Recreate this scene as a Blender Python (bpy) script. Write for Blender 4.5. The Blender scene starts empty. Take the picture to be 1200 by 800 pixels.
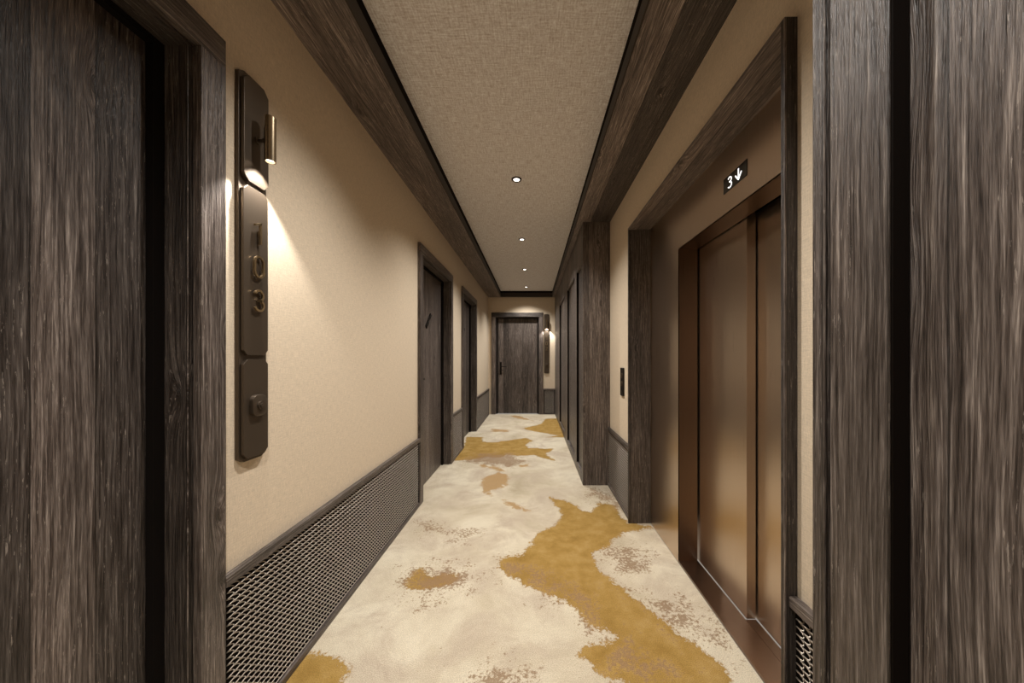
import bpy, bmesh, math, random
import numpy as np
from mathutils import Vector, Matrix

SC = bpy.context.scene
COL = SC.collection
PI = math.pi
random.seed(7)

# ------------------------------------------------------------------ camera
cam_d = bpy.data.cameras.new('camera')
cam = bpy.data.objects.new('camera', cam_d)
COL.objects.link(cam)
cam.location = (0, 0, 1.3)
cam.rotation_euler = (PI / 2, 0, 0)
cam_d.sensor_width = 36
cam_d.lens = 36 * 390 / 1200
cam_d.shift_x = -0.02
cam_d.shift_y = 0.0156
cam_d.clip_start = 0.02
SC.camera = cam

# ------------------------------------------------------------------ world, exposure
w = bpy.data.worlds.new('world')
SC.world = w
w.use_nodes = True
w.node_tree.nodes['Background'].inputs[0].default_value = (1.0, 0.9, 0.78, 1)
w.node_tree.nodes['Background'].inputs[1].default_value = 0.3
vs = SC.view_settings
vs.view_transform = 'Standard'
vs.look = 'None'
vs.gamma = 1
vs.use_curve_mapping = False
vs.exposure = 0.06
SC.cycles.diffuse_bounces = 8
SC.cycles.max_bounces = 16

DOWNLIGHT_W = 125.0       # ceiling downlights
DOWNLIGHT_BEAM = 124
SIGN_W = 26.0             # the small can lamps on the room signs
LIGHT_COL = (1.0, 0.965, 0.91)

# ------------------------------------------------------------------ node helpers
class NT:
    def __init__(s, name):
        s.m = bpy.data.materials.new(name)
        s.m.use_nodes = True
        s.t = s.m.node_tree
        s.b = s.t.nodes['Principled BSDF']
    def n(s, typ, **kw):
        nd = s.t.nodes.new(typ)
        for k, v in kw.items():
            setattr(nd, k, v)
        return nd
    def l(s, a, b):
        s.t.links.new(a, b)
    def inp(s, sock, v):
        if isinstance(v, (int, float)):
            sock.default_value = v
        elif isinstance(v, (tuple, list)):
            sock.default_value = v if len(v) != 3 or sock.type != 'RGBA' else (*v, 1)
        else:
            s.l(v, sock)
    def math(s, op, a, b=0.0, c=0.0, clamp=False):
        nd = s.n('ShaderNodeMath', operation=op, use_clamp=clamp)
        s.inp(nd.inputs[0], a); s.inp(nd.inputs[1], b); s.inp(nd.inputs[2], c)
        return nd.outputs[0]
    def ramp(s, f, stops, interp='LINEAR'):
        nd = s.n('ShaderNodeValToRGB')
        nd.color_ramp.interpolation = interp
        e = nd.color_ramp.elements
        while len(e) < len(stops):
            e.new(0.5)
        for el, (p, c) in zip(e, stops):
            el.position = p
            el.color = (*c, 1) if len(c) == 3 else c
        s.inp(nd.inputs[0], f)
        return nd.outputs[0]
    def mix(s, f, a, b, blend='MIX'):
        nd = s.n('ShaderNodeMix', data_type='RGBA', blend_type=blend)
        s.inp(nd.inputs[0], f); s.inp(nd.inputs[6], a); s.inp(nd.inputs[7], b)
        return nd.outputs[2]
    def coords(s, offset=True):
        tc = s.n('ShaderNodeTexCoord').outputs['Object']
        if not offset:
            return tc
        oi = s.n('ShaderNodeObjectInfo')
        off = s.n('ShaderNodeVectorMath', operation='MULTIPLY_ADD')
        cb = s.n('ShaderNodeCombineXYZ')
        for i in range(3):
            s.l(oi.outputs['Random'], cb.inputs[i])
        s.l(cb.outputs[0], off.inputs[0])
        off.inputs[1].default_value = (7.3, 7.3, 13.1)
        s.l(tc, off.inputs[2])
        return off.outputs[0]
    def sep(s, v):
        nd = s.n('ShaderNodeSeparateXYZ'); s.l(v, nd.inputs[0]); return nd.outputs
    def comb(s, x, y, z):
        nd = s.n('ShaderNodeCombineXYZ')
        s.inp(nd.inputs[0], x); s.inp(nd.inputs[1], y); s.inp(nd.inputs[2], z)
        return nd.outputs[0]
    def noise(s, v, scale, detail=3, rough=0.5, dist=0.0):
        nd = s.n('ShaderNodeTexNoise')
        s.l(v, nd.inputs['Vector'])
        nd.inputs['Scale'].default_value = scale
        nd.inputs['Detail'].default_value = detail
        nd.inputs['Roughness'].default_value = rough
        nd.inputs['Distortion'].default_value = dist
        return nd.outputs['Fac']
    def bump(s, h, strength, dist):
        nd = s.n('ShaderNodeBump')
        nd.inputs['Strength'].default_value = strength
        nd.inputs['Distance'].default_value = dist
        s.l(h, nd.inputs['Height'])
        s.l(nd.outputs[0], s.b.inputs['Normal'])

def hexc(h):
    c = [int(h[i:i + 2], 16) / 255 for i in (0, 2, 4)]
    return tuple(((v + 0.055) / 1.055) ** 2.4 if v > 0.04045 else v / 12.92 for v in c)

# ------------------------------------------------------------------ materials
def wood(name, axis, plank=0.128, gain=1.12, rough=0.38):
    """dark brushed, weathered softwood with grain along `axis`"""
    N = NT(name)
    P = N.sep(N.coords())
    if axis == 'z':
        u = N.math('ADD', P[0], P[1]); v2 = N.math('SUBTRACT', P[0], P[1]); a = P[2]
    elif axis == 'y':
        u = N.math('ADD', P[0], P[2]); v2 = N.math('SUBTRACT', P[0], P[2]); a = P[1]
    else:
        u = N.math('ADD', P[1], P[2]); v2 = N.math('SUBTRACT', P[1], P[2]); a = P[0]
    # irregular planks
    wv = N.noise(N.comb(N.math('MULTIPLY', u, 2.2), 0.0, 0.0), 1.0, 0)
    pl = N.math('ADD', N.math('DIVIDE', u, plank), N.math('MULTIPLY', wv, 1.6))
    pid = N.math('FLOOR', pl)
    pfr = N.math('FRACT', pl)
    wn = N.n('ShaderNodeTexWhiteNoise', noise_dimensions='1D')
    N.l(pid, wn.inputs['W'])
    prnd = wn.outputs['Value']
    ash = N.math('ADD', a, N.math('MULTIPLY', prnd, 9.0))     # each plank its own piece of log
    # knots
    vor = N.n('ShaderNodeTexVoronoi', voronoi_dimensions='2D', feature='F1')
    kv = N.comb(N.math('MULTIPLY', u, 6.0), N.math('MULTIPLY', ash, 1.9), 0.0)
    N.l(kv, vor.inputs['Vector']); vor.inputs['Scale'].default_value = 1.0
    kd = vor.outputs['Distance']
    kr = N.n('ShaderNodeSeparateColor'); N.l(vor.outputs['Color'], kr.inputs[0])
    pick = N.math('GREATER_THAN', kr.outputs[0], 0.58)
    knot = N.math('SUBTRACT', 1.0, N.math('DIVIDE', kd, 0.30), clamp=True)
    knot = N.math('MULTIPLY', knot, pick)
    knot2 = N.math('POWER', knot, 2.0)
    # grain warp
    warp = N.noise(N.comb(N.math('MULTIPLY', u, 5.0), N.math('MULTIPLY', ash, 1.3), v2), 1.0, 2)
    wu = N.math('ADD', u, N.math('MULTIPLY', N.math('SUBTRACT', warp, 0.5), 0.030))
    wu = N.math('ADD', wu, N.math('MULTIPLY', knot2, 0.035))
    g1 = N.noise(N.comb(N.math('MULTIPLY', wu, 200.0), N.math('MULTIPLY', ash, 4.5), N.math('MULTIPLY', v2, 40.0)), 1.0, 3, 0.6)
    g2 = N.noise(N.comb(N.math('MULTIPLY', wu, 560.0), N.math('MULTIPLY', ash, 22.0), N.math('MULTIPLY', v2, 90.0)), 1.0, 2, 0.6)
    ring = N.math('SINE', N.math('MULTIPLY', kd, 75.0))
    g1 = N.math('ADD', g1, N.math('MULTIPLY', N.math('MULTIPLY', ring, knot2), 0.12))
    blot = N.noise(N.comb(N.math('MULTIPLY', u, 7.0), N.math('MULTIPLY', ash, 0.9), v2), 1.0, 4, 0.6)
    fl = N.noise(N.comb(N.math('MULTIPLY', wu, 210.0), N.math('MULTIPLY', ash, 15.0), 3.0), 1.0, 4, 0.75)
    grain = N.math('ADD', N.math('MULTIPLY', g1, 0.65), N.math('MULTIPLY', g2, 0.35))
    k = gain
    c = N.ramp(grain, [(0.32, (0.012 * k, 0.0085 * k, 0.007 * k)), (0.45, (0.058 * k, 0.044 * k, 0.037 * k)),
                       (0.56, (0.125 * k, 0.100 * k, 0.086 * k)), (0.73, (0.36 * k, 0.305 * k, 0.265 * k))])
    tone = N.math('MULTIPLY_ADD', prnd, 0.80, 0.42)
    tone = N.math('MULTIPLY', tone, N.math('MULTIPLY_ADD', blot, 2.0, 0.14))
    tc = N.comb(tone, tone, tone)
    c = N.mix(1.0, c, tc, 'MULTIPLY')
    # pale flecks in the grain, scratches and glints painted into the colour
    flm = N.math('MULTIPLY', N.math('GREATER_THAN', fl, 0.62), N.math('GREATER_THAN', blot, 0.46))
    c = N.mix(N.math('MULTIPLY', flm, 0.55), c, (0.40 * k, 0.34 * k, 0.29 * k))
    # dark knot hearts and plank seams
    kc = N.math('MULTIPLY', N.math('LESS_THAN', kd, 0.045), pick)
    c = N.mix(N.math('MULTIPLY', kc, 0.8), c, (0.015, 0.010, 0.007))
    seam = N.math('LESS_THAN', N.math('MINIMUM', pfr, N.math('SUBTRACT', 1.0, pfr)), 0.011)
    c = N.mix(N.math('MULTIPLY', seam, 0.75), c, (0.010, 0.007, 0.005))
    N.l(c, N.b.inputs['Base Color'])
    r = N.math('MULTIPLY_ADD', g1, 0.30, rough - 0.12)
    N.l(r, N.b.inputs['Roughness'])
    N.b.inputs['Specular IOR Level'].default_value = 0.45
    h = N.math('SUBTRACT', N.math('ADD', grain, N.math('MULTIPLY', flm, 0.10)), N.math('MULTIPLY', seam, 0.8))
    N.bump(h, 1.0, 0.006)
    return N.m

def plain(name, col, rough=0.5, metal=0.0, spec=0.5, emit=None, es=0.0):
    N = NT(name)
    N.b.inputs['Base Color'].default_value = (*col, 1)
    N.b.inputs['Roughness'].default_value = rough
    N.b.inputs['Metallic'].default_value = metal
    N.b.inputs['Specular IOR Level'].default_value = spec
    if emit:
        N.b.inputs['Emission Color'].default_value = (*emit, 1)
        N.b.inputs['Emission Strength'].default_value = es
    return N.m

def brushed(name, col, rough=0.34):
    N = NT(name)
    P = N.sep(N.coords())
    u = N.math('ADD', P[0], P[1])
    f = N.noise(N.comb(N.math('MULTIPLY', u, 500.0), N.math('MULTIPLY', P[2], 3.0), 0.0), 1.0, 3)
    c = N.mix(N.math('MULTIPLY', f, 0.5), (*col,), tuple(v * 1.35 for v in col))
    N.l(c, N.b.inputs['Base Color'])
    N.b.inputs['Metallic'].default_value = 1.0
    N.l(N.math('MULTIPLY_ADD', f, 0.12, rough - 0.06), N.b.inputs['Roughness'])
    N.bump(f, 0.06, 0.0006)
    return N.m

def linen(name, col, scale, contrast, bump):
    N = NT(name)
    P = N.sep(N.coords(False))
    uw = N.math('ADD', P[0], N.math('MULTIPLY', P[1], 1.0))
    if name == 'ceiling_linen':
        u, v = P[0], P[1]
    else:
        u, v = uw, P[2]
    a = N.noise(N.comb(N.math('MULTIPLY', u, scale), N.math('MULTIPLY', v, scale * 0.10), 0.0), 1.0, 2, 0.6)
    b = N.noise(N.comb(N.math('MULTIPLY', u, scale * 0.10), N.math('MULTIPLY', v, scale), 5.0), 1.0, 2, 0.6)
    d = N.noise(N.comb(u, v, 2.0), scale * 0.7, 2, 0.6)
    f = N.math('ADD', N.math('ADD', N.math('MULTIPLY', a, 0.35), N.math('MULTIPLY', b, 0.35)), N.math('MULTIPLY', d, 0.30))
    lo = tuple(x * (1 - contrast) for x in col)
    hi = tuple(min(0.97, x * (1 + contrast * 0.8)) for x in col)
    N.l(N.ramp(f, [(0.34, lo), (0.66, hi)]), N.b.inputs['Base Color'])
    N.b.inputs['Roughness'].default_value = 0.9
    N.b.inputs['Specular IOR Level'].default_value = 0.15
    N.bump(f, bump, 0.002)
    return N.m

def carpet():
    N = NT('carpet')
    at = N.n('ShaderNodeAttribute', attribute_name='pattern')
    S = N.n('ShaderNodeSeparateColor'); N.l(at.outputs['Color'], S.inputs[0])
    gold, brown, speck = S.outputs[0], S.outputs[1], S.outputs[2]
    co = N.coords(False)
    med = N.noise(co, 9.0, 6, 0.62)
    fine = N.noise(co, 60.0, 4, 0.7)
    tuft = N.noise(co, 260.0, 3, 0.7)
    big = N.noise(co, 1.6, 6, 0.65, 0.4)
    big2 = N.noise(co, 2.6, 8, 0.72, 0.5)
    cream = N.ramp(big, [(0.30, (0.43, 0.36, 0.25)), (0.45, (0.57, 0.49, 0.365)), (0.58, (0.66, 0.585, 0.45)), (0.75, (0.70, 0.63, 0.50))])
    cream = N.mix(N.ramp(big2, [(0.46, (0, 0, 0)), (0.64, (1, 1, 1))]), cream, (0.49, 0.405, 0.31))
    # speckled brown wear
    wob = N.math('MULTIPLY', N.math('SUBTRACT', med, 0.5), 0.80)
    wobf = N.math('MULTIPLY', N.math('SUBTRACT', fine, 0.5), 0.55)
    sv = N.math('ADD', N.math('MULTIPLY', speck, 0.70), N.math('MULTIPLY', N.math('SUBTRACT', med, 0.5), 1.3))
    sv = N.math('ADD', sv, N.math('MULTIPLY', N.math('SUBTRACT', fine, 0.5), 1.6))
    sm = N.ramp(sv, [(0.36, (0, 0, 0)), (0.52, (1, 1, 1))])
    base = N.mix(N.math('MULTIPLY', sm, 0.80), cream, (0.25, 0.155, 0.085))
    # brown smears
    bv = N.math('ADD', N.math('ADD', brown, wob), wobf)
    bm_ = N.ramp(bv, [(0.46, (0, 0, 0)), (0.56, (1, 1, 1))])
    base = N.mix(N.math('MULTIPLY', bm_, 0.9), base, (0.40, 0.25, 0.11))
    # ochre patches with a darker rim
    gv = N.math('ADD', N.math('ADD', gold, N.math('MULTIPLY', wob, 0.9)), wobf)
    gm = N.ramp(gv, [(0.485, (0, 0, 0)), (0.52, (1, 1, 1))])
    rim = N.ramp(gv, [(0.44, (0, 0, 0)), (0.485, (1, 1, 1)), (0.53, (0, 0, 0))])
    ochre = N.ramp(med, [(0.3, (0.28, 0.165, 0.042)), (0.5, (0.36, 0.222, 0.064)), (0.7, (0.43, 0.28, 0.10))])
    om = N.math('MULTIPLY', N.ramp(sv, [(0.40, (0, 0, 0)), (0.62, (1, 1, 1))]), 0.75)
    ochre = N.mix(om, ochre, (0.27, 0.165, 0.095))
    c = N.mix(gm, base, ochre)
    c = N.mix(N.math('MULTIPLY', rim, 0.5), c, (0.30, 0.19, 0.10))
    tt = N.math('MULTIPLY_ADD', tuft, 1.6, 0.14)
    c = N.mix(1.0, c, N.comb(tt, tt, tt), 'MULTIPLY')
    N.l(c, N.b.inputs['Base Color'])
    N.b.inputs['Roughness'].default_value = 0.95
    N.b.inputs['Specular IOR Level'].default_value = 0.1
    N.bump(N.math('ADD', tuft, N.math('MULTIPLY', fine, 0.5)), 0.6, 0.003)
    return N.m

W_Z = wood('dark_wood_vertical', 'z')
W_Y = wood('dark_wood_lengthwise', 'y', 0.17, 1.45)
W_X = wood('dark_wood_crosswise', 'x', 0.17)
W_RAIL = wood('dark_wood_rail', 'x', 0.5)
M_GAP = plain('black_gap', (0.006, 0.004, 0.003), 0.8, spec=0.05)
M_LIP = plain('brown_lip', (0.022, 0.013, 0.008), 0.6)
M_BRONZE = brushed('brushed_bronze', (0.58, 0.475, 0.38), 0.30)
M_BRONZE_D = brushed('dark_bronze', (0.22, 0.155, 0.115), 0.30)
M_PLATE = plain('dark_anodised_bronze', (0.088, 0.066, 0.047), 0.37, 0.6)
M_BRASS = plain('brass', (0.50, 0.385, 0.235), 0.30, 1.0)
M_SHADE = plain('aged_brass', (0.36, 0.28, 0.185), 0.26, 1.0)
M_RING = plain('dark_brown_ring', (0.022, 0.012, 0.008), 0.6)
M_BLACK = plain('black_metal', (0.012, 0.009, 0.007), 0.4, 0.6)
M_WIRE = plain('woven_metal_wire', (0.55, 0.49, 0.43), 0.36, 0.9)
M_LINER = plain('dark_backing', (0.010, 0.008, 0.007), 0.8, spec=0.05)
M_LENS = plain('lamp_lens', (1, 1, 1), 0.3, emit=(1.0, 0.93, 0.82), es=4.5)
M_LED = plain('white_led', (1, 1, 1), 0.3, emit=(1, 1, 1), es=1.1)
M_GLASS_D = plain('display_glass', (0.008, 0.007, 0.006), 0.12)
M_WALL = linen('wall_covering', (0.69, 0.575, 0.435), 300.0, 0.20, 0.35)
M_CEIL = linen('ceiling_linen', (0.96, 0.80, 0.71), 150.0, 0.50, 1.0)
M_CARPET = carpet()

# ------------------------------------------------------------------ mesh helpers
def box(bm, x0, x1, y0, y1, z0, z1, bev=0.0):
    if x0 > x1: x0, x1 = x1, x0
    if y0 > y1: y0, y1 = y1, y0
    r = bmesh.ops.create_cube(bm, size=1.0)
    vs_ = r['verts']
    for v in vs_:
        v.co = Vector((x0 + (v.co.x + .5) * (x1 - x0), y0 + (v.co.y + .5) * (y1 - y0), z0 + (v.co.z + .5) * (z1 - z0)))
    if bev:
        es = list({e for v in vs_ for e in v.link_edges})
        bmesh.ops.bevel(bm, geom=es, offset=bev, segments=2, profile=0.5, affect='EDGES')
    return bm

def B(*boxes, bev=0.0):
    bm = bmesh.new()
    for b in boxes:
        box(bm, *b, bev=bev)
    return bm

def cyl(bm, c, axis, r, h, seg=32, r2=None):
    """cylinder centred on c along axis"""
    q = Vector((0, 0, 1)).rotation_difference(Vector(axis).normalized())
    m = Matrix.Translation(c) @ q.to_matrix().to_4x4()
    bmesh.ops.create_cone(bm, cap_ends=True, segments=seg, radius1=r, radius2=r if r2 is None else r2, depth=h, matrix=m)
    return bm

def prism(bm, pts, y0, y1, bev=0.0):
    """polygon in local x,z extruded from y0 (back) to y1 (front, smaller y)"""
    a = [bm.verts.new((x, y0, z)) for x, z in pts]
    b = [bm.verts.new((x, y1, z)) for x, z in pts]
    n = len(pts)
    fs = [bm.faces.new(list(reversed(a)))]
    front = bm.faces.new(b)
    fs.append(front)
    for i in range(n):
        j = (i + 1) % n
        fs.append(bm.faces.new((a[i], a[j], b[j], b[i])))
    bmesh.ops.recalc_face_normals(bm, faces=fs)
    if bev:
        es = list(front.edges)
        bmesh.ops.bevel(bm, geom=es, offset=bev, segments=2, profile=0.5, affect='EDGES')
    return bm

def ribbon(bm, pts, wid, y0, y1, closed=False):
    """flat stroke along pts in local x,z with width wid, depth y0..y1"""
    n = len(pts)
    L, R = [], []
    for i in range(n):
        if closed:
            p, q = pts[i - 1], pts[(i + 1) % n]
        else:
            p, q = pts[max(i - 1, 0)], pts[min(i + 1, n - 1)]
        dx, dz = q[0] - p[0], q[1] - p[1]
        d = math.hypot(dx, dz) or 1
        nx, nz = -dz / d * wid / 2, dx / d * wid / 2
        L.append((pts[i][0] + nx, pts[i][1] + nz)); R.append((pts[i][0] - nx, pts[i][1] - nz))
    rows = [[bm.verts.new((x, y, z)) for x, z in S] for S, y in ((L, y0), (R, y0), (R, y1), (L, y1))]
    fs = []
    rng = range(n) if closed else range(n - 1)
    for i in rng:
        j = (i + 1) % n
        for k in range(4):
            a, b = rows[k], rows[(k + 1) % 4]
            fs.append(bm.faces.new((a[i], a[j], b[j], b[i])))
    if not closed:
        for i in (0, n - 1):
            fs.append(bm.faces.new([rows[k][i] for k in range(4)]))
    bmesh.ops.recalc_face_normals(bm, faces=fs)
    return bm

def obj(name, bm, mat, parent=None, smooth=False, loc=None):
    me = bpy.data.meshes.new(name)
    bm.to_mesh(me); bm.free()
    if smooth:
        for p in me.polygons:
            p.use_smooth = True
    me.materials.append(mat)
    o = bpy.data.objects.new(name, me)
    COL.objects.link(o)
    if parent is not None:
        o.parent = parent
    if loc is not None:
        o.location = loc
    return o

def smooth_angle(o, ang=35):
    me = o.data
    for p in me.polygons:
        p.use_smooth = True
    me.set_sharp_from_angle(angle=math.radians(ang))
    return o

def tag(o, label, cat, group=None, kind=None):
    o['label'] = label; o['category'] = cat
    if group: o['group'] = group
    if kind: o['kind'] = kind
    return o

def thing(name, label, cat, loc, rotz=0.0, group=None, kind=None):
    o = bpy.data.objects.new(name, None)
    o.empty_display_size = 0.1
    COL.objects.link(o)
    o.location = loc; o.rotation_euler = (0, 0, rotz)
    return tag(o, label, cat, group, kind)

def copy_tree(o, parent=None):
    kids = list(o.children)
    c = o.copy(); COL.objects.link(c)
    if parent is not None:
        c.parent = parent
    for k in kids:
        copy_tree(k, c)
    return c

# ------------------------------------------------------------------ plan of the corridor (metres)
XL, XR = -1.01, 0.79          # wall planes
YB, YE = -2.2, 7.625          # back and far end
ZB, ZC = 2.678, 2.81          # underside of beams, fabric ceiling
XBL, XBR = -0.72, 0.45        # inner faces of the beams
CL = 0.513                    # corridor face of the closets
DH = 2.229                    # clear height of door openings

# carpet: pattern of woven patches, in floor coordinates
PAT = {
    'gold': [
        [(0.16,3.09),(0.28,3.03),(0.36,2.96),(0.41,2.84),(0.50,2.80),(0.59,2.96),(0.68,2.99),(0.73,2.83),(0.75,2.62),(0.94,2.54),(0.71,2.49),(0.60,2.40),(0.52,2.29),(0.42,2.23),(0.39,2.15),(0.41,2.03),(0.45,1.95),(0.51,1.88),(0.57,1.77),(0.64,1.66),(0.70,1.55),(0.77,1.46),(0.80,1.38),(0.81,1.31),(0.78,1.15),(0.52,1.15),(0.39,1.31),(0.27,1.38),(0.21,1.44),(0.22,1.48),(0.27,1.51),(0.35,1.52),(0.38,1.55),(0.33,1.59),(0.28,1.63),(0.26,1.67),(0.21,1.73),(0.12,1.80),(0.03,1.86),(-0.06,1.90),(-0.12,1.96),(-0.22,2.06),(-0.19,2.15),(-0.08,2.21),(-0.01,2.29),(0.04,2.46),(0.14,2.54),(0.21,2.62),(0.24,2.80),(0.20,2.96)],
        [(-0.70,2.08),(-0.64,2.01),(-0.58,1.99),(-0.45,2.00),(-0.46,1.92),(-0.53,1.88),(-0.64,1.85),(-0.71,1.87),(-0.72,1.96),(-0.71,2.02)],
        [(-0.97,1.46),(-0.84,1.44),(-0.79,1.40),(-0.77,1.35),(-0.75,1.28),(-1.02,1.23),(-1.10,1.33)],
        [(-1.08,5.46),(-0.82,5.43),(-0.77,5.16),(-0.61,5.08),(-0.30,5.26),(-0.11,5.38),(0.00,5.21),(-0.10,4.96),(-0.06,4.79),(0.30,4.73),(0.17,4.49),(0.28,4.20),(0.14,4.29),(0.01,4.44),(-0.17,4.40),(-0.33,4.46),(-0.40,4.32),(-0.58,4.36),(-0.74,4.25),(-1.01,4.18),(-1.05,4.60),(-1.01,4.91)],
        [(-0.20,6.09),(0.18,6.51),(0.27,7.06),(0.53,7.11),(0.55,6.31),(0.56,5.43),(0.23,5.43),(0.43,5.55),(0.09,5.81)],
    ],
    'brown': [
        [(-0.54,3.54),(-0.51,3.29),(-0.44,3.18),(-0.38,3.12),(-0.39,3.24),(-0.31,3.33),(-0.24,3.54),(-0.28,3.72),(-0.38,3.76),(-0.49,3.67)],
        [(-0.28,3.05),(-0.19,2.98),(-0.11,2.91),(0.01,2.81),(-0.06,2.81),(-0.16,2.87)],
        [(-0.66,4.05),(-0.58,3.95),(-0.43,3.86),(-0.32,3.80),(-0.40,3.95),(-0.53,4.00)],
        [(-0.52,7.47),(-0.29,7.42),(0.02,6.82),(-0.37,7.15)],
        [(-0.74,6.05),(-0.44,5.98),(-0.42,5.81),(-0.70,5.84)],
        [(-0.16,4.01),(-0.04,4.08),(-0.03,3.95),(-0.14,3.95)],
    ],
    'speck': [
        [(0.50,1.88),(0.57,1.85),(0.67,1.80),(0.80,1.77),(0.84,1.71),(0.83,1.63),(0.77,1.55),(0.70,1.55),(0.64,1.66),(0.57,1.77)],
        [(-0.22,2.06),(-0.12,1.96),(0.03,1.86),(0.21,1.73),(0.28,1.63),(0.38,1.55),(0.28,1.44),(0.45,1.30),(0.62,1.37),(0.40,1.63),(0.32,1.87),(0.08,2.06),(-0.13,2.15)],
        [(0.57,3.40),(0.63,3.24),(0.78,3.22),(0.80,2.80),(0.72,2.80),(0.68,3.03),(0.60,2.99),(0.53,3.14)],
        [(0.43,2.19),(0.56,2.29),(0.71,2.29),(0.79,2.19),(0.69,2.06),(0.57,2.02),(0.49,2.10)],
        [(0.87,1.66),(0.94,1.63),(0.93,1.53),(0.87,1.50),(0.84,1.55)],
        [(-0.87,2.62),(-0.73,2.62),(-0.68,2.47),(-0.79,2.47)],
        [(-0.26,1.37),(-0.09,1.38),(0.00,1.35),(0.05,1.26),(-0.27,1.26)],
        [(-0.90,4.18),(-0.75,4.56),(-0.28,4.56),(-0.04,4.18),(-0.24,3.92),(-0.50,3.98),(-0.67,4.08)],
        [(-0.76,2.06),(-0.51,2.10),(-0.35,2.00),(-0.38,1.87),(-0.56,1.77),(-0.70,1.83)],
        [(-0.59,2.46),(-0.41,2.49),(-0.41,2.38),(-0.54,2.35)],
    ],

}
def sdist(poly, X, Y):
    d = np.full(X.shape, 1e9); inside = np.zeros(X.shape, bool)
    n = len(poly)
    for i in range(n):
        x0, y0 = poly[i]; x1, y1 = poly[(i + 1) % n]
        ex, ey = x1 - x0, y1 - y0
        t = np.clip(((X - x0) * ex + (Y - y0) * ey) / (ex * ex + ey * ey + 1e-12), 0, 1)
        d = np.minimum(d, np.hypot(X - x0 - t * ex, Y - y0 - t * ey))
        if y0 != y1:
            c = ((y0 > Y) != (y1 > Y)) & (X < (x1 - x0) * (Y - y0) / (y1 - y0) + x0)
            inside ^= c
    return np.where(inside, d, -d)

def build_floor():
    x0, x1, y0, y1 = -1.13, 0.924, YB, YE
    nx, ny = 206, 984
    xs = np.linspace(x0, x1, nx); ys = np.linspace(y0, y1, ny)
    X, Y = np.meshgrid(xs, ys)
    co = np.stack([X, Y, np.zeros_like(X)], -1).reshape(-1, 3)
    idx = np.arange(nx * ny).reshape(ny, nx)
    q = np.stack([idx[:-1, :-1], idx[:-1, 1:], idx[1:, 1:], idx[1:, :-1]], -1).reshape(-1, 4)
    me = bpy.data.meshes.new('floor')
    me.vertices.add(len(co)); me.vertices.foreach_set('co', co.ravel())
    me.loops.add(q.size); me.loops.foreach_set('vertex_index', q.ravel().astype(np.int32))
    me.polygons.add(len(q)); me.polygons.foreach_set('loop_start', np.arange(0, q.size, 4, dtype=np.int32))
    me.update(calc_edges=True)
    ch = []
    for k, soft in (('gold', 0.10), ('brown', 0.12), ('speck', 0.16)):
        s = np.full(X.shape, -1e9)
        for p in PAT[k]:
            s = np.maximum(s, sdist(p, X, Y))
        if k == 'gold':       # the pattern carries on behind the camera
            for cx, cy, rx, ry in ((0.4, -0.1, 0.3, 0.6), (-0.5, 0.2, 0.25, 0.35), (-0.2, -1.3, 0.4, 0.5)):
                s = np.maximum(s, (1 - np.hypot((X - cx) / rx, (Y - cy) / ry)) * rx)
        ch.append(np.clip(0.5 + s / (2 * soft), 0, 1))
    col = np.stack(ch + [np.ones_like(X)], -1).reshape(-1, 4).astype(np.float32)
    at = me.color_attributes.new('pattern', 'FLOAT_COLOR', 'POINT')
    at.data.foreach_set('color', col.ravel())
    me.materials.append(M_CARPET)
    o = bpy.data.objects.new('floor', me); COL.objects.link(o)
    tag(o, 'cream patterned carpet with ochre and brown marbled patches along the corridor', 'carpet', kind='structure')
build_floor()

# ------------------------------------------------------------------ the shell
def struct(name, bm, mat, label, cat):
    return tag(obj(name, bm, mat), label, cat, kind='structure')

D103 = (-0.065, 0.99)          # clear openings of the doors in the left wall (y from, y to)
D_A = (3.005, 4.060)
D_B = (4.795, 5.850)
T = 0.02
WT = 0.22                      # wall thickness
segs = [(YB, D103[0] - T), (D103[1] + T, D_A[0] - T), (D_A[1] + T, D_B[0] - T), (D_B[1] + T, YE)]
bs = [(XL - WT, XL, a, b, 0, ZC + 0.1) for a, b in segs]
for a, b in (D103, D_A, D_B):
    bs.append((XL - WT, XL, a - T, b + T, DH + T, ZC + 0.1))
struct('wall_left', B(*bs), M_WALL, 'cream textile wall on the left, running past three dark wooden doors', 'wall')
LY0, LY1 = 0.992, 2.625        # outer edges of the lift surround
struct('wall_right', B((XR, XR + WT + .2, LY1, YE, 0, ZC + 0.1)), M_WALL, 'cream textile wall on the right beyond the lift', 'wall')
struct('wall_right', B((XR, XR + WT + .2, YB, LY0, 0, ZC + 0.1)), M_WALL, 'cream textile wall strip on the right between lift and near closet', 'wall')
struct('wall_right', B((XR, XR + WT + .2, LY0, LY1, 2.316, ZC + 0.1)), M_WALL, 'cream textile wall band above the lift surround', 'wall')
ED = (-0.850, 0.152)           # end door opening (x)
bs = [(XL, ED[0] - T, YE, YE + WT, 0, ZC + 0.1), (ED[1] + T, XR, YE, YE + WT, 0, ZC + 0.1), (ED[0] - T, ED[1] + T, YE, YE + WT, DH + T, ZC + 0.1)]
struct('wall_far', B(*bs), M_WALL, 'cream wall closing the far end of the corridor behind the end door', 'wall')
struct('wall_back', B((XL, XR, YB - 0.1, YB, 0, ZC + 0.1)), M_WALL, 'cream wall behind the viewer', 'wall')
struct('ceiling', B((XBL, XBR, YB, YE - 0.06, ZC, ZC + 0.1)), M_CEIL, 'beige woven linen ceiling panel between two dark beams', 'ceiling')

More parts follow.
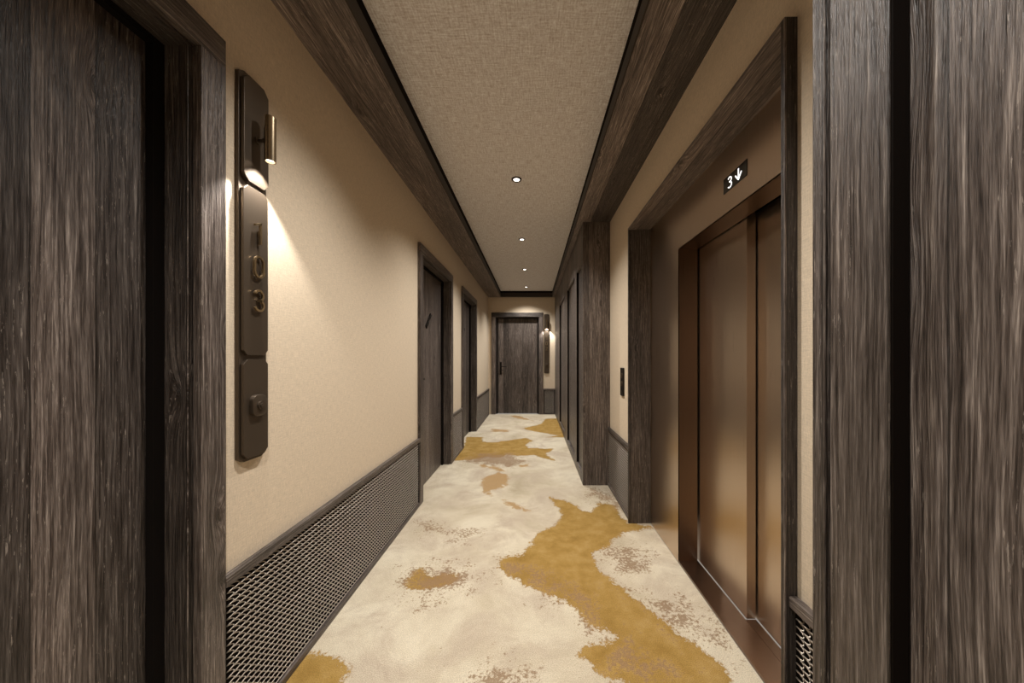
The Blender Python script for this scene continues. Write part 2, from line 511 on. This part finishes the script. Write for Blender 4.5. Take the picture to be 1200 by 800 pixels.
def beam(name, b, lips, mat, label):
    o = tag(obj(name, B(b), mat), label, 'beam', kind='structure')
    obj('shadow_strip', B(*[l[0] for l in lips]), M_GAP, o)
    obj('lip', B(*[l[1] for l in lips]), M_LIP, o)
    return o
beam('trim_1', (XL, XBL - .004, YB, YE, ZB, ZC + .1),
     [((XBL - .004, XBL, YB, YE - .064, ZC - .058, ZC + .05), (XBL - .004, XBL + .003, YB, YE - .064, ZB, ZC - .058))], W_Y,
     'broad dark wooden ceiling beam along the left wall')
beam('trim_2', (XBR + .004, XR, YB, YE, ZB, ZC + .1),
     [((XBR, XBR + .004, YB, YE - .064, ZC - .058, ZC + .05), (XBR - .003, XBR + .004, YB, YE - .064, ZB, ZC - .058))], W_Y,
     'broad dark wooden ceiling beam along the right wall above lift and closets')
beam('trim_3', (XBL, XBR, YE - .06, YE, ZB, ZC + .1),
     [((XBL, XBR, YE - .064, YE - .06, ZC - .04, ZC + .05), (XBL, XBR, YE - .067, YE - .06, ZB, ZC - .04))], W_X,
     'short dark ceiling beam across the far end above the end door')

# ------------------------------------------------------------------ woven metal wainscot
PITCH, TURN = 0.0220, 0.0215
def spiral_mesh():
    """two neighbouring flattened wire spirals, rods across in front, rising behind"""
    turns, n, k, r = 24, 12, 5, 0.0019
    V, F = [], []
    for col, ph in ((0, 0.0), (1, 0.0)):
        tot = turns * n
        path = []
        for i in range(tot + 1):
            f = i / n; turn = int(f); fr = f - turn
            t = fr * 2 * PI                       # 0..pi in front, pi..2pi behind
            x = -math.copysign(abs(math.cos(t)) ** 0.75, math.cos(t)) * 0.0118
            y = -math.sin(t) * 0.0050
            rise = (0.30 * fr / 0.5) if fr < 0.5 else 0.30 + 0.70 * (fr - 0.5) / 0.5
            z = TURN * (turn + rise + ph) + (0.0022 * math.sin(t) if fr < .5 else 0)
            path.append(Vector((x + col * PITCH, y, z)))
        base = len(V)
        for i, p in enumerate(path):
            d = (path[min(i + 1, tot)] - path[max(i - 1, 0)]).normalized()
            a = d.cross(Vector((0, 1, 0)))
            a = a.normalized() if a.length > 1e-3 else Vector((0, 0, 1))
            c = d.cross(a).normalized()
            for q in range(k):
                an = 2 * PI * q / k
                V.append(p + a * math.cos(an) * r + c * math.sin(an) * r)
        for i in range(tot):
            for q in range(k):
                F.append(tuple(base + v for v in (i * k + q, i * k + (q + 1) % k, (i + 1) * k + (q + 1) % k, (i + 1) * k + q)))
    me = bpy.data.meshes.new('woven_mesh')
    me.from_pydata([tuple(v) for v in V], [], F)
    for p in me.polygons: p.use_smooth = True
    me.materials.append(M_WIRE)
    return me
SPIRAL = spiral_mesh()

def wainscot(name, loc, rotz, length, label, stile=(True, True)):
    """local: x along the wall, -y towards the corridor, back on the wall plane"""
    e = thing(name, label, 'wainscot', loc, rotz, kind='structure')
    L = length
    obj('backing', B((0.0, L, -0.004, -0.001, 0.0, 0.57)), M_LINER, e)
    obj('cap_rail', B((0.0, L, -0.026, -0.001, 0.558, 0.590), bev=0.0015), W_RAIL, e)
    obj('bottom_rail', B((0.0, L, -0.025, -0.004, 0.0005, 0.028), bev=0.0015), W_RAIL, e)
    st = []
    a, b = 0.0, L
    if stile[0]: st.append((0.0, 0.014, -0.022, -0.004, 0.028, 0.558)); a = .014
    if stile[1]: st.append((L - 0.014, L, -0.022, -0.004, 0.028, 0.558)); b = L - .014
    for s in st:
        obj('stile', B(s), W_Z, e)
    n = int((b - a - 0.008) / PITCH / 2)
    wire = bpy.data.objects.new('woven_mesh', SPIRAL)
    COL.objects.link(wire); wire.parent = e
    wire.location = (a + (b - a - (2 * n - 1) * PITCH) / 2, -0.0125, 0.036)
    wire['label'] = 'interlaced metal wire mesh panel'
    m = wire.modifiers.new('repeat', 'ARRAY')
    m.use_relative_offset = False; m.use_constant_offset = True
    m.constant_offset_displace = (2 * PITCH, 0, 0); m.count = n
    return e
RL, RR = PI / 2, -PI / 2
CW = 0.08                      # casing width
yl = D103[1] + CW
wainscot('baseboard_left', (XL, yl, 0), RL, D_A[0] - CW - yl, 'long woven metal wainscot panel between the door marked 103 and the next door', (False, True))
yl = D_A[1] + CW
wainscot('baseboard_left', (XL, yl, 0), RL, D_B[0] - CW - yl, 'short woven metal wainscot between the second and third doors on the left')
yl = D_B[1] + CW
wainscot('baseboard_left', (XL, yl, 0), RL, YE - 0.03 - yl, 'woven metal wainscot between the third left door and the end wall')
wainscot('baseboard_left', (XL, YB, 0), RL, D103[0] - CW - YB, 'woven metal wainscot behind the viewer on the left wall')
wainscot('baseboard_right', (XR, 3.384, 0), RR, 3.384 - LY1, 'woven metal wainscot between the closet end panel and the lift surround', (False, False))
wainscot('baseboard_right', (XR, LY0, 0), RR, LY0 - 0.611, 'woven metal wainscot between the lift surround and the nearest wooden panelling', (False, False))
wainscot('baseboard_far', (ED[1] + CW + .01, YE, 0), 0, CL - ED[1] - CW - .012, 'narrow woven metal wainscot to the right of the end door', (True, False))

# ------------------------------------------------------------------ doors
def make_door(name, width, label, loc, rotz, bar=True, cw=CW):
    """local: x across 0..width (clear), -y towards the corridor, y=0 on the wall plane"""
    e = thing(name, label, 'door', loc, rotz, kind='structure')
    W = width
    # casing
    obj('casing', B((-cw, 0, -0.025, 0, 0, DH), bev=.0012), W_Z, e)
    obj('casing', B((W, W + cw, -0.025, 0, 0, DH), bev=.0012), W_Z, e)
    obj('casing', B((-cw, W + cw, -0.025, 0, DH, DH + cw + .006), bev=.0012), W_X, e)
    # jamb lining, set slightly into the opening
    lin = bmesh.new()
    box(lin, -T + .001, 0.012, 0.003, 0.072, 0, DH + .001, bev=.001)
    box(lin, W - 0.012, W + T - .001, 0.003, 0.072, 0, DH + .001, bev=.001)
    obj('jamb', lin, W_Z, e)
    obj('jamb_head', B((0.012, W - 0.012, 0.003, 0.072, DH - .012, DH + T - .001), bev=.001), W_X, e)
    obj('seal_shade_strip', B((-T + .001, 0.04, .073, .095, 0, DH), (W - .04, W + T - .001, .073, .095, 0, DH), (0.04, W - .04, .073, .095, DH - .03, DH)), M_LINER, e)
    leaf = obj('door_leaf', B((0.005, W - 0.005, 0.097, 0.14, 0.006, DH - .005), bev=.001), W_Z, e)
    # lever handle near the side away from the hinges
    hx = 0.115
    h = obj('handle', B((hx - .023, hx + .023, 0.089, 0.0965, .905, 1.195), bev=.002), M_BLACK, e)
    lv = bmesh.new()
    cyl(lv, (hx, 0.068, 1.09), (0, 1, 0), .009, .042)
    box(lv, hx - .009, hx + .125, 0.038, 0.052, 1.081, 1.099, bev=.003)
    obj('lever', lv, M_BLACK, h)
    kn = bmesh.new()
    cyl(kn, (hx, 0.083, 1.005), (0, 1, 0), .012, .012)
    box(kn, hx - .006, hx + .06, 0.068, 0.078, 1.000, 1.010, bev=.002)
    obj('thumb_turn', kn, M_BLACK, h)
    if bar:
        bb = bmesh.new()
        cx, cz, hl, hw = W * 0.5 - .01, 1.688, 0.105, 0.017
        d = Vector((1, 1)).normalized(); nrm = Vector((-d.y, d.x))
        pts = [Vector((cx, cz)) + d * s * hl + nrm * t * hw for s, t in ((-1, -1), (1, -1), (1, 1), (-1, 1))]
        prism(bb, [tuple(p) for p in pts], 0.0965, 0.084, bev=.001)
        bo = obj('diagonal_bar', bb, M_BLACK, e)
        bo['label'] = 'slanted black metal bar at eye height'
    return e
make_door('door_1', D103[1] - D103[0], 'nearest dark weathered wooden door at the left edge, beside the 103 sign', (XL, D103[0], 0), RL, bar=False)
make_door('door_2', D_A[1] - D_A[0], 'second dark wooden door on the left wall, with a slanted black bar', (XL, D_A[0], 0), RL)
make_door('door_3', D_B[1] - D_B[0], 'third dark wooden door on the left wall, farthest before the corner', (XL, D_B[0], 0), RL)
make_door('door_4', ED[1] - ED[0], 'dark plank door facing the viewer at the end of the corridor', (ED[0], YE, 0), 0, bar=False, cw=.09)

# ------------------------------------------------------------------ closets clad in wood on the right
def closet(y0, y1, openings, label, near):
    e = thing('closet', label, 'closet', (XR, y0, 0))
    X0, X1 = CL - XR, -0.001
    bd = 0.024
    Ln = y1 - y0
    z1 = ZB - .001
    # end panel facing along the corridor
    if near:
        obj('side_panel', B((X0 + bd, X1, Ln - .02, Ln, 0, z1)), W_Z, e)
    else:
        obj('side_panel', B((X0 + bd, X1, 0, .02, 0, z1)), W_Z, e)
    obj('carcass', B((X0 + bd + .03, X1, .021, Ln - .021, .0, z1)), M_GAP, e)
    # face boards
    cuts = [0.0] + [v for o in openings for v in (o[0] - y0, o[1] - y0)] + [Ln]
    GAPW = 0.0115
    for i in range(0, len(cuts), 2):
        a, b = cuts[i], cuts[i + 1]
        if near and abs(b - Ln) < 1e-6:
            obj('face_board', B((X0, X0 + bd, Ln - .025, Ln, 0, z1), bev=.0012), W_Z, e)
            obj('face_board', B((X0, X0 + bd, a, Ln - .025 - GAPW, 0, z1), bev=.0012), W_Z, e)
            obj('shadow_gap', B((X0 + bd - .004, X0 + bd + .004, Ln - .025 - GAPW, Ln - .025, 0, z1)), M_GAP, e)
        else:
            obj('face_board', B((X0, X0 + bd, a, b, 0, z1), bev=.0012), W_Z, e)
    for (a, b) in openings:
        a -= y0; b -= y0
        obj('header_board', B((X0, X0 + bd, a, b, 2.28, z1)), W_Z, e)
        obj('plinth', B((X0 + .001, X0 + bd, a, b, 0, .09)), W_Z, e)
        obj('seal_shade_strip', B((X0 + bd + .001, X0 + bd + .02, b - .0035, b - .001, .09, 2.28), (X0 + .002, X0 + bd, b - .003, b - .0002, .09, 2.28)), M_GAP, e)  # black strip over the wood reveal paints in the shade of the slit
        obj('door', B((X0 + bd + .001, X0 + bd + .022, a + .002, b - .004, .092, 2.278), bev=.001), W_Z, e)
    return e
closet(3.385, 7.62, [(3.50, 3.87), (4.05, 4.90), (5.30, 6.30)], 'long wood-clad built-in closet block on the right beyond the lift', False)
closet(-2.19, 0.610, [(-1.60, -0.70), (-0.45, 0.4785)], 'wood-clad built-in closet in the right foreground, nearer than the lift', True)

# ------------------------------------------------------------------ the lift
PX = 0.926                      # plane of the bronze front
def lift():
    e = thing('elevator', 'bronze elevator with telescoping doors in a dark wooden surround, right wall', 'elevator', (PX, (LY0 + LY1) / 2, 0))
    yc = (LY0 + LY1) / 2
    def bx(x0, x1, y0, y1, z0, z1): return (x0 - PX, x1 - PX, y0 - yc, y1 - yc, z0, z1)
    t = .016
    s1 = obj('surround', B(bx(XR - .038, PX, LY0, LY0 + t, 0, 2.316), bev=.001), W_Z, e)
    obj('surround', B(bx(XR - .038, PX, LY1 - t, LY1, 0, 2.316), bev=.001), W_Z, e)
    obj('surround_head', B(bx(XR - .038, PX, LY0 + t, LY1 - t, 2.300, 2.316), bev=.001), W_Y, e)
    oy0, oy1, oz = 1.165, 2.110, 1.986
    a, b = LY0 + .001, LY1 - .001
    f = obj('front_panel', B(bx(PX, PX + .004, a, oy0, 0, 2.315), bx(PX, PX + .004, oy1, b, 0, 2.315), bx(PX, PX + .004, oy0, oy1, oz, 2.315)), M_BRONZE, e)
    r = obj('reveal', B(bx(PX + .0, 1.046, oy0 - .004, oy0, 0, oz + .004), bx(PX + .0, 1.046, oy1, oy1 + .004, 0, oz + .004), bx(PX + .0, 1.046, oy0, oy1, oz, oz + .004)), M_BRONZE_D, e)
    obj('sill', B(bx(PX, 1.048, oy0, oy1, 0, .012), bx(1.05, 1.098, oy0, 1.636, 0, .012)), M_BRONZE_D, e)
    p1 = obj('door_panel', B(bx(1.054, 1.098, 1.637, oy1 + .03, .014, oz + .03), bev=.0012), M_BRONZE, e)
    p1['label'] = 'front sliding door panel, on the left'
    p2 = obj('door_panel', B(bx(1.104, 1.14, oy0 - .03, 1.70, .014, oz + .03), bev=.0012), M_BRONZE, e)
    p2['label'] = 'rear sliding door panel, partly behind the surround'
    obj('shaft', B(bx(1.15, 1.16, a, b, 0, 2.315), bx(PX + .006, 1.16, a, a + .01, 0, 2.315), bx(PX + .006, 1.16, b - .01, b, 0, 2.315), bx(PX + .006, 1.16, a, b, 2.305, 2.315)), M_GAP, e)
    # floor indicator
    d = obj('floor_indicator', B((-.088, .088, -.002, 0, -.036, .036)), M_GLASS_D, e)
    d.location = (0, 1.522 - yc, 2.121); d.rotation_euler = (0, 0, RR)
    th = []
    for k in range(0, 19):                      # a rounded digit 3
        an = math.radians(150 - k * (240) / 18)
        th.append((-.036 + .0125 * math.cos(an), .011 + .0115 * math.sin(an)))
    th = [(-.0475, .0175)] + [p for p in th if p[1] > -.001 or p[0] > -.036]
    up = [(-.036 + .0135 * math.cos(math.radians(a_)), .0115 + .0115 * math.sin(math.radians(a_))) for a_ in range(150, -91, -20)]
    dn = [(-.036 + .0145 * math.cos(math.radians(a_)), -.0125 + .0125 * math.sin(math.radians(a_))) for a_ in range(90, -151, -20)]
    g = bmesh.new()
    ribbon(g, up, .0048, -.0022, -.004); ribbon(g, dn, .0048, -.0022, -.004)
    g1 = obj('digit', g, M_LED, d); g1['label'] = 'lit white digit 3'
    g = bmesh.new()
    ribbon(g, [(.030, .026), (.030, -.022)], .006, -.0022, -.004)
    ribbon(g, [(.008, .004), (.030, -.023)], .006, -.0022, -.0042)
    ribbon(g, [(.052, .004), (.030, -.023)], .006, -.0022, -.0042)
    g2 = obj('arrow', g, M_LED, d); g2['label'] = 'lit white down arrow'
lift()

# call panel beside the lift
cp = thing('call_button_panel', 'slim black elevator call panel on the cream wall left of the lift', 'call panel', (XR, 2.905, 1.088), RR)
obj('plate', B((-.05, .05, -.012, -.0005, -.122, .122), bev=.002), M_BLACK, cp)
for z in (0.055, -0.015):
    b_ = obj('button', cyl(bmesh.new(), (0, -.0135, z), (0, 1, 0), .017, .005), M_PLATE, cp)
    obj('button_ring', cyl(bmesh.new(), (0, -.0125, z), (0, 1, 0), .021, .002), M_BRASS, b_)
ar = bmesh.new(); ribbon(ar, [(0, -.075), (0, -.095)], .003, -.0121, -.0135)
obj('key_slot', ar, M_BRASS, cp)

# ------------------------------------------------------------------ room signs with can lamps
def octo(w2, z0, z1, c, c2=None):
    c2 = c2 or c
    return [(-w2, z0 + c2), (-w2 + c, z0), (w2 - c, z0), (w2, z0 + c2), (w2, z1 - c2), (w2 - c, z1), (-w2 + c, z1), (-w2, z1 - c2)]
def arc(cx, cz, rx, rz, a0, a1, n):
    return [(cx + rx * math.cos(math.radians(a0 + (a1 - a0) * i / n)), cz + rz * math.sin(math.radians(a0 + (a1 - a0) * i / n))) for i in range(n + 1)]
def digit_bm(ch, cz):
    g = bmesh.new(); h = .038; w_ = .007; y0, y1 = -.0305, -.0375
    if ch == '1':
        ribbon(g, [(.007, cz + h), (.007, cz - h)], w_, y0, y1)
        ribbon(g, [(-.018, cz + h - .013), (-.006, cz + h - .008), (.0095, cz + h - .001)], w_, y0, y1)
    elif ch == '0':
        pts = arc(0, cz + .015, .019, .0215, 0, 180, 12) + arc(0, cz - .015, .019, .0215, 180, 360, 12)
        ribbon(g, pts, w_, y0, y1, closed=True)
    elif ch == '3':
        ribbon(g, arc(0, cz + .0175, .017, .0185, 160, -90, 16), w_, y0, y1)
        ribbon(g, arc(0, cz - .0175, .0195, .0185, 90, -160, 16), w_, y0, y1)
    elif ch == '2':
        ribbon(g, arc(0, cz + .017, .018, .0195, 165, -30, 12) + [(-.018, cz - h + .0035), (.021, cz - h + .0035)], w_, y0, y1)
    return g
def room_sign(text, label, loc, rotz):
    """local x across, -y out from the wall; heights absolute"""
    e = thing('room_sign', label, 'room sign', loc, rotz)
    zt, zb = 2.292, 0.938
    obj('back_plate', prism(bmesh.new(), octo(.0585, zb, zt, .022, .014), -.0005, -.013, bev=.001), M_PLATE, e)
    obj('lamp_panel', prism(bmesh.new(), octo(.0525, 1.912, zt - .012, .020, .022), -.0135, -.027, bev=.001), M_PLATE, e)
    obj('number_panel', prism(bmesh.new(), octo(.0525, 1.308, 1.898, .016, .018), -.0135, -.025, bev=.001), M_PLATE, e)
    bp = obj('bell_panel', prism(bmesh.new(), octo(.0525, 0.950, 1.294, .016, .018), -.0135, -.025, bev=.001), M_PLATE, e)
    for ch, cz in zip(text, (1.742, 1.622, 1.502)):
        d = smooth_angle(obj('digit', digit_bm(ch, cz), M_BRASS, e))
        d['label'] = 'raised brass digit ' + ch
        sp = bmesh.new()
        if ch == '1': box(sp, .005, .009, -.0305, -.025, cz - .01, cz + .01)
        else:
            box(sp, -.002, .002, -.0305, -.025, cz + (.032 if ch == '0' else -.002), cz + (.040 if ch == '0' else .002))
        obj('stud', sp, M_BRASS, d)
    # bell: rounded square boss with a stepped push button
    cz = 1.130
    bb = bmesh.new()
    prism(bb, arc(.008, cz + .018, .022, .020, 0, 90, 6) + arc(-.008, cz + .018, .022, .020, 90, 180, 6) +
          arc(-.008, cz - .018, .022, .020, 180, 270, 6) + arc(.008, cz - .018, .022, .020, 270, 360, 6), -.025, -.040, bev=.003)
    bell = smooth_angle(obj('bell', bb, M_PLATE, e))
    pb = bmesh.new()
    cyl(pb, (0, -.043, cz), (0, 1, 0), .015, .006); cyl(pb, (0, -.047, cz), (0, 1, 0), .008, .004)
    smooth_angle(obj('bell_button', pb, M_PLATE, bell))
    # can lamp
    lx, ly, lz0, lz1, R = 0.004, -.071, 2.000, 2.160, .0175
    st = bmesh.new()
    cyl(st, (lx, -.045, 2.075), (0, 1, 0), .006, .038); cyl(st, (lx, -.0285, 2.075), (0, 1, 0), .013, .003)
    cyl(st, (lx, -.052, 2.075), (0, 1, 0), .009, .006)
    stem = smooth_angle(obj('lamp_stem', st, M_PLATE, e))
    sh = bmesh.new()
    n = 40
    prof = [(R - .003, lz0 + .016), (R - .003, lz0), (R, lz0), (R, lz1 - .002), (R - .002, lz1), (0.0001, lz1)]
    rings = [[sh.verts.new((lx + r * math.cos(2 * PI * i / n), ly + r * math.sin(2 * PI * i / n), z)) for i in range(n)] for r, z in prof]
    for A, Bq in zip(rings, rings[1:]):
        for i in range(n):
            sh.faces.new((A[i], A[(i + 1) % n], Bq[(i + 1) % n], Bq[i]))
    bmesh.ops.recalc_face_normals(sh, faces=sh.faces)
    shade = smooth_angle(obj('lamp_shade', sh, M_SHADE, e))
    shade['label'] = 'small brass tube lamp shade'
    obj('lens', cyl(bmesh.new(), (lx, ly, lz0 + .010), (0, 0, 1), R - .0032, .003), M_LENS, shade)
    ld = bpy.data.lights.new('sign_lamp', 'SPOT')
    ld.energy = SIGN_W; ld.color = LIGHT_COL; ld.spot_size = math.radians(96); ld.spot_blend = 0.45
    ld.shadow_soft_size = 0.008
    lo = bpy.data.objects.new('sign_lamp', ld); COL.objects.link(lo); lo.parent = shade
    lo.location = (lx, ly, lz0 + .004)
    return e
room_sign('103', 'tall dark bronze room sign reading 103 with can lamp and bell, left wall', (XL, 1.1875, 0), RL)
room_sign('102', 'distant slim room sign with a lit can lamp beside the end door', (.322, YE, 0), 0)

# ------------------------------------------------------------------ ceiling downlights
def downlight():
    e = thing('downlight', '', 'ceiling light', (-.135, 1.34, ZC), group='recessed ceiling downlights')
    rg = bmesh.new(); n = 40
    prof = [(.026, .0), (.0275, -.007), (.040, -.007), (.043, -.0008), (.043, 0)]
    rings = [[rg.verts.new((r * math.cos(2 * PI * i / n), r * math.sin(2 * PI * i / n), z - .0005)) for i in range(n)] for r, z in prof]
    for A, Bq in zip(rings, rings[1:]):
        for i in range(n):
            rg.faces.new((A[i], A[(i + 1) % n], Bq[(i + 1) % n], Bq[i]))
    bmesh.ops.recalc_face_normals(rg, faces=rg.faces)
    ring = smooth_angle(obj('trim_ring', rg, M_RING, e))
    obj('lens', cyl(bmesh.new(), (0, 0, -.003), (0, 0, 1), .0255, .004), M_LENS, e)
    ld = bpy.data.lights.new('downlight_lamp', 'SPOT')
    ld.energy = DOWNLIGHT_W; ld.color = LIGHT_COL; ld.spot_size = math.radians(DOWNLIGHT_BEAM); ld.spot_blend = 1.0
    ld.shadow_soft_size = 0.03
    lo = bpy.data.objects.new('downlight_lamp', ld); COL.objects.link(lo); lo.parent = e
    lo.location = (0, 0, -.04)
    return e
d0 = downlight()
DL = [(1.34, 'round recessed downlight just above the top of the view, between beams'),
      (2.82, 'largest recessed downlight in view, first of the row in the linen ceiling'),
      (4.25, 'second recessed downlight of the visible row, beyond the largest one'),
      (5.70, 'third recessed downlight of the visible row, before the last one'),
      (7.12, 'smallest and last recessed downlight, nearest the end wall'),
      (-0.04, 'recessed downlight directly above the viewer'),
      (-1.47, 'recessed downlight behind the viewer')]
for i, (y, lab) in enumerate(DL):
    o = d0 if i == 0 else copy_tree(d0)
    o.location = (-.135, y, ZC); o['label'] = lab
